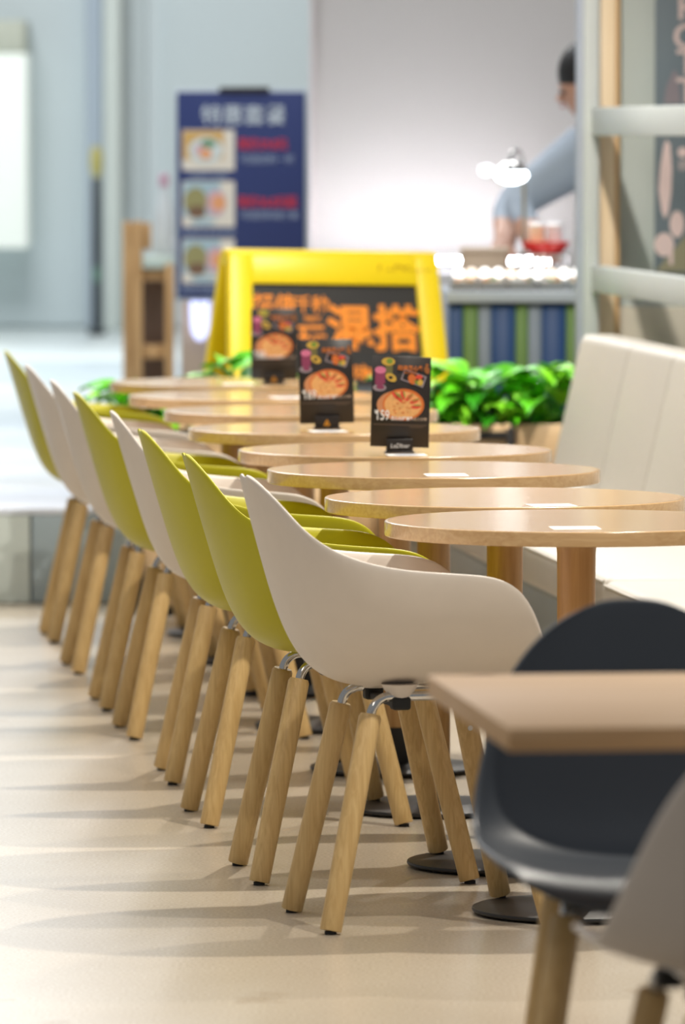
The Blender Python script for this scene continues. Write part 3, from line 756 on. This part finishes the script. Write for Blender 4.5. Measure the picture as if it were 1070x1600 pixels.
lathe('small_bulb', [(.008, hz + .010), (.024, hz + .002), (.022, hz - .020), (.008, hz - .028)], mat('small_bulb', (255, 255, 255), .4, emit=(235, 240, 255), es=1.5), sg, 16, (-.025, 0, 0))
ls = empty('food_glints', (.34, 20.42, cz_))  # bulbs added to glow where the food and pans catch highlights
box('glint_rail', 0, .48, -.012, .012, .020, .034, M_CHROME, ls, bev=.002)
for x_ in (.01, .47): box('rail_foot', x_ - .006, x_ + .006, -.012, .012, 0, .0195, M_CHROME, ls, bev=0)
for k in range(11):
    lathe('bulb', [(.006, .0345), (.016, .042), (.018, .052), (.012, .064), (.004, .068)], mat('warm_glint' if k % 3 == 1 else 'white_glint', (255, 255, 255), .4, emit=(255, 226, 196) if k % 3 == 1 else (255, 252, 248), es=1.1 if k % 3 == 1 else 2.2), ls, 14, (.03 + .042 * k, 0, 0))
tag(ls, 'row of small glowing bulbs added behind the food trays as highlights', 'lamp')
# things on the counter near the worker
bxk = tag(box('kraft_box', PX(722, 20.4), PX(796, 20.4), 20.52, 20.71, cz_, PZ(396, 20.4), mat('kraft', (176, 158, 140), .6), bev=.004), 'low brown cardboard box on the counter behind the trays', 'box')
box('lid', PX(720, 20.4), PX(798, 20.4), 20.51, 20.72, PZ(396, 20.4) + .0005, PZ(388, 20.4), mat('kraft_lid', (190, 172, 154), .6), bxk, bev=.003)
bc = tag(lathe('black_pot', [(.035, cz_), (.042, cz_ + .01), (.045, cz_ + .07), (.048, cz_ + .075), (.044, cz_ + .075), (.040, cz_ + .02)], M_INK, None, 24, (PX(815, 20.5), 20.47, 0)), 'black pot on the counter right of the brown box', 'pot')
rd = empty('display_riser', (PX(850, 20.5), 20.5, cz_))
box('riser_top', -.085, .085, -.06, .06, .105, .112, M_CHROME, rd, bev=.002)
for sx2 in (-1, 1):
    for sy in (-1, 1): box('riser_leg', sx2 * .078 - .004, sx2 * .078 + .004, sy * .053 - .004, sy * .053 + .004, 0, .105, M_CHROME, rd, bev=0)
tag(rd, 'small chrome riser on the counter before the worker', 'riser')
zt = cz_ + .112
rb = tag(lathe('red_bowl', [(.05, zt), (.062, zt + .01), (.078, zt + .035), (.080, zt + .038), (.074, zt + .036), (.056, zt + .012)], mat('red_gloss', (226, 40, 34), .2), None, 28, (PX(852, 20.5), 20.5, 0)), 'glossy red bowl on the chrome riser', 'bowl')
for k, (dx, col, lab) in enumerate(((-.028, (250, 226, 190), 'cream paper cup inside the red bowl, left'), (.030, (244, 244, 244), 'white paper cup inside the red bowl, right'))):
    c = tag(lathe('paper_cup', [(.020, zt + .014), (.026, zt + .085), (.028, zt + .088), (.025, zt + .088), (.019, zt + .02)], mat('cup_%d' % k, col, .25), None, 20, (PX(852, 20.5) + dx, 20.5 + .01 * k, 0)), lab, 'cup')
    lathe('lid', [(.027, zt + .0885), (.027, zt + .094), (.018, zt + .100)], mat('cup_lid', (250, 250, 250), .1), c, 20)

# back-of-house unit with light bar washing the wall
bu = empty('back_unit', (PX(640, 27), 27.3, 0))
tag(bu, 'low white back counter with a bright light bar along the wall', 'cabinet')
uz = PZ(432, 27.3)
box('unit_body', -.45, .75, -.2, .45, 0, uz, mat('unit_white', (226, 226, 230), .4), bu, bev=.004)
box('unit_top', -.47, .77, -.22, .47, uz + .0005, uz + .025, mat('unit_top', (236, 236, 240), .3), bu, bev=.004)
lbz = uz + .0255
box('light_bar_housing', -.46, .62, .30, .38, lbz, lbz + .03, M_CHROME, bu, bev=.003)
box('light_bar', -.45, .61, .31, .37, lbz + .0305, lbz + .045, mat('light_bar', (255, 255, 255), .4, emit=(250, 246, 255), es=48), bu, bev=.003)
box('menu_strip', -.10, .18, -.21, -.2005, uz - .2, uz - .05, mat('strip_grey', (200, 200, 206), .4), bu, bev=.001)

# ================================================================== PERSON BEHIND THE COUNTER
def person():
    X0, Y0 = .915, 21.25
    V = []; E = []; Rr = []
    def add(p, r, par=None):
        V.append((X0 + p[0], Y0 + p[1], p[2])); Rr.append(r)
        if par is not None: E.append((par, len(V) - 1))
        return len(V) - 1
    pel = add((.02, 0, .92), (.15, .11))
    wa = add((0, 0, 1.06), (.14, .105), pel); chs = add((-.03, -.01, 1.24), (.165, .12), wa); ub = add((-.05, -.02, 1.38), (.15, .10), chs)
    nk = add((-.055, -.03, 1.46), (.055, .055), ub); hd1 = add((-.10, -.04, 1.535), (.095, .09), nk); hd2 = add((-.10, -.045, 1.60), (.118, .105), hd1); hd3 = add((-.095, -.04, 1.665), (.10, .09), hd2)
    for s in (-1, 1):
        hp = add((.02, s * .09, .86), (.095, .095), pel); kn = add((.03, s * .10, .48), (.062, .062), hp); an = add((.05, s * .10, .09), (.042, .042), kn)
        to = add((-.08, s * .11, .04), (.038, .038), an)
        shd = add((-.11, s * .17, 1.36), (.10, .10), ub)
        if s < 0: el = (-.35, -.26, 1.20); wr_ = (-.29, -.50, 1.065); hn = (-.27, -.58, 1.04)
        else: el = (-.36, .10, 1.18); wr_ = (-.38, -.22, 1.07); hn = (-.385, -.30, 1.05)
        e_ = add(el, (.066, .066), shd); w_ = add(wr_, (.036, .036), e_); h_ = add(hn, (.036, .022), w_)
        for k in range(4):
            off = (k - 1.5) * .019
            f1 = add((hn[0] + off, hn[1] - .045 - .004 * (1.5 - abs(k - 1.5)), hn[2] - .012), (.0095, .0095), h_)
            add((hn[0] + off, hn[1] - .068 - .006 * (1.5 - abs(k - 1.5)), hn[2] - .038), (.008, .008), f1)
        t1 = add((hn[0] - s * .045, hn[1] - .005, hn[2] - .012), (.011, .011), w_)
        add((hn[0] - s * .05, hn[1] - .035, hn[2] - .030), (.009, .009), t1)
    me = bpy.data.meshes.new('person'); me.from_pydata(V, E, []); me.update()
    o = bpy.data.objects.new('person_build', me); COL.objects.link(o)
    sk = o.modifiers.new('skin', 'SKIN'); sk.use_smooth_shade = True
    for sv, r in zip(me.skin_vertices[0].data, Rr): sv.radius = r
    me.skin_vertices[0].data[0].use_root = True
    o.modifiers.new('sub', 'SUBSURF').levels = 2; o.modifiers['sub'].render_levels = 2
    bpy.context.view_layer.update()
    m2 = bpy.data.meshes.new_from_object(o.evaluated_get(bpy.context.evaluated_depsgraph_get()))
    bpy.data.objects.remove(o)
    m2.materials.clear()
    p = link('person', m2, [mat('shirt_blue_grey', (168, 180, 194), .8), mat('trousers', (50, 56, 72), .8), mat('skin_tone', (200, 150, 124), .5), mat('shoe', (30, 30, 32), .5)])
    for f in m2.polygons:
        c = f.center; f.use_smooth = True
        k = 0
        if c.z < .09: k = 3
        elif c.z < .95: k = 1
        elif c.z > 1.445: k = 2
        elif c.x < X0 - .20 and (c.z < 1.145): k = 2
        f.material_index = k
    # hair cap, ears, eyes, nose, mouth
    hc = Vector((X0 - .10, Y0 - .042, 1.625))
    bm = bmesh.new(); bmesh.ops.create_uvsphere(bm, u_segments=28, v_segments=18, radius=.104)
    dele = [v for v in bm.verts if v.co.z < -.05]
    bmesh.ops.delete(bm, geom=dele, context='VERTS')
    for v in bm.verts: v.co = Vector((v.co.x * 1.0, v.co.y * .93, v.co.z * 1.08)) + hc
    frombm('hair', bm, mat('hair', (28, 26, 26), .6), p, True)
    for s in (-1, 1):
        lathe('ear', [(.004, -.01), (.016, -.004), (.018, .01), (.008, .022)], mat('skin_tone', (0, 0, 0)), p, 10, (hc.x + .01, hc.y + s * .088, hc.z - .04))
        lathe('eye', [(.002, -.009), (.009, -.003), (.009, .003), (.002, .009)], M_INK, p, 10, (hc.x - .088, hc.y + s * .034, hc.z - .066))
    tube('nose', [(hc.x - .088, hc.y, hc.z - .062), (hc.x - .100, hc.y, hc.z - .088), (hc.x - .080, hc.y, hc.z - .095)], [.006, .012, .008], mat('skin_tone', (0, 0, 0)), p, 8)
    tube('mouth', [(hc.x - .083, hc.y - .022, hc.z - .112), (hc.x - .092, hc.y, hc.z - .112), (hc.x - .083, hc.y + .022, hc.z - .112)], .005, mat('lip', (170, 96, 90), .5), p, 8)
    # apron
    return tag(p, 'person in a blue-grey shirt leaning over the serving counter, reaching down', 'person')
person()

# ================================================================== TRACK SPOTS AND ADDED FILL PANELS (above the frame)
tr = tag(box('track', -.02, .02, -5.2, 5.2, SPOT_H + .13, SPOT_H + .17, M_BLACK, None, bev=.002), 'black ceiling track running over the tables and bench', 'light track')
tr.location = (.80, 14.0, 0); tr.rotation_euler = (0, 0, ROW)
NTH = ['first', 'second', 'third', 'fourth', 'fifth', 'sixth']
def track_spot(x, y, wt, target, lab, size=115):
    t = empty('track_spot', (x, y, SPOT_H))
    tag(t, lab, 'spotlight', 'track spotlights')
    aim = Vector(target) - Vector((x, y, SPOT_H)); q = aim.to_track_quat('-Z', 'Y')
    h = lathe('lamp_head', [(.035, .12), (.045, .10), (.048, -.04), (.042, -.04), (.036, .0), (.02, .02)], M_BLACK, t, 24)
    h.rotation_mode = 'QUATERNION'; h.rotation_quaternion = q
    ld = bpy.data.lights.new('spot', 'SPOT'); ld.energy = wt; ld.spot_size = R(size); ld.spot_blend = .9; ld.shadow_soft_size = .03; ld.color = (1, .93, .82)
    lo = bpy.data.objects.new('spot_light', ld); COL.objects.link(lo); lo.parent = t; lo.location = aim.normalized() * .05
    lo.rotation_mode = 'QUATERNION'; lo.rotation_quaternion = q
for i, (x, y, wt) in enumerate(SPOTS):
    track_spot(x, y, wt, (x - .85, y - .45, .3), 'black track spotlight aimed down at the tables, %s from the camera' % NTH[i])
track_spot(SIGN_SPOT[0], SIGN_SPOT[1], SIGN_SPOT[2], (-.05, 19.5, .8), 'black track spotlight turned towards the yellow sign', 60)
for i, (x, y, sx, sy, z, wt) in enumerate(FILL_PANELS):
    t = empty('fill_panel', (x, y, z))  # unseen panel, added for fill light
    box('housing', -sx/2 - .03, sx/2 + .03, -sy/2 - .03, sy/2 + .03, .02, .10, M_FRAME, t, bev=.004)
    ld = bpy.data.lights.new('panel', 'AREA'); ld.shape = 'RECTANGLE'; ld.size = sx; ld.size_y = sy; ld.energy = wt; ld.color = (1, .95, .88) if i < 3 else (.96, .98, 1)
    lo = bpy.data.objects.new('fill_light', ld); COL.objects.link(lo); lo.parent = t
    tag(t, ('unseen soft fill panel added over the aisle, ' if i < 3 else 'unseen soft fill panel added over the hall, ') + ['nearest', 'middle', 'farthest', 'left front', 'left rear', 'above the serving counter', 'above the kitchen wall'][i], 'ceiling light', 'added fill light panels')
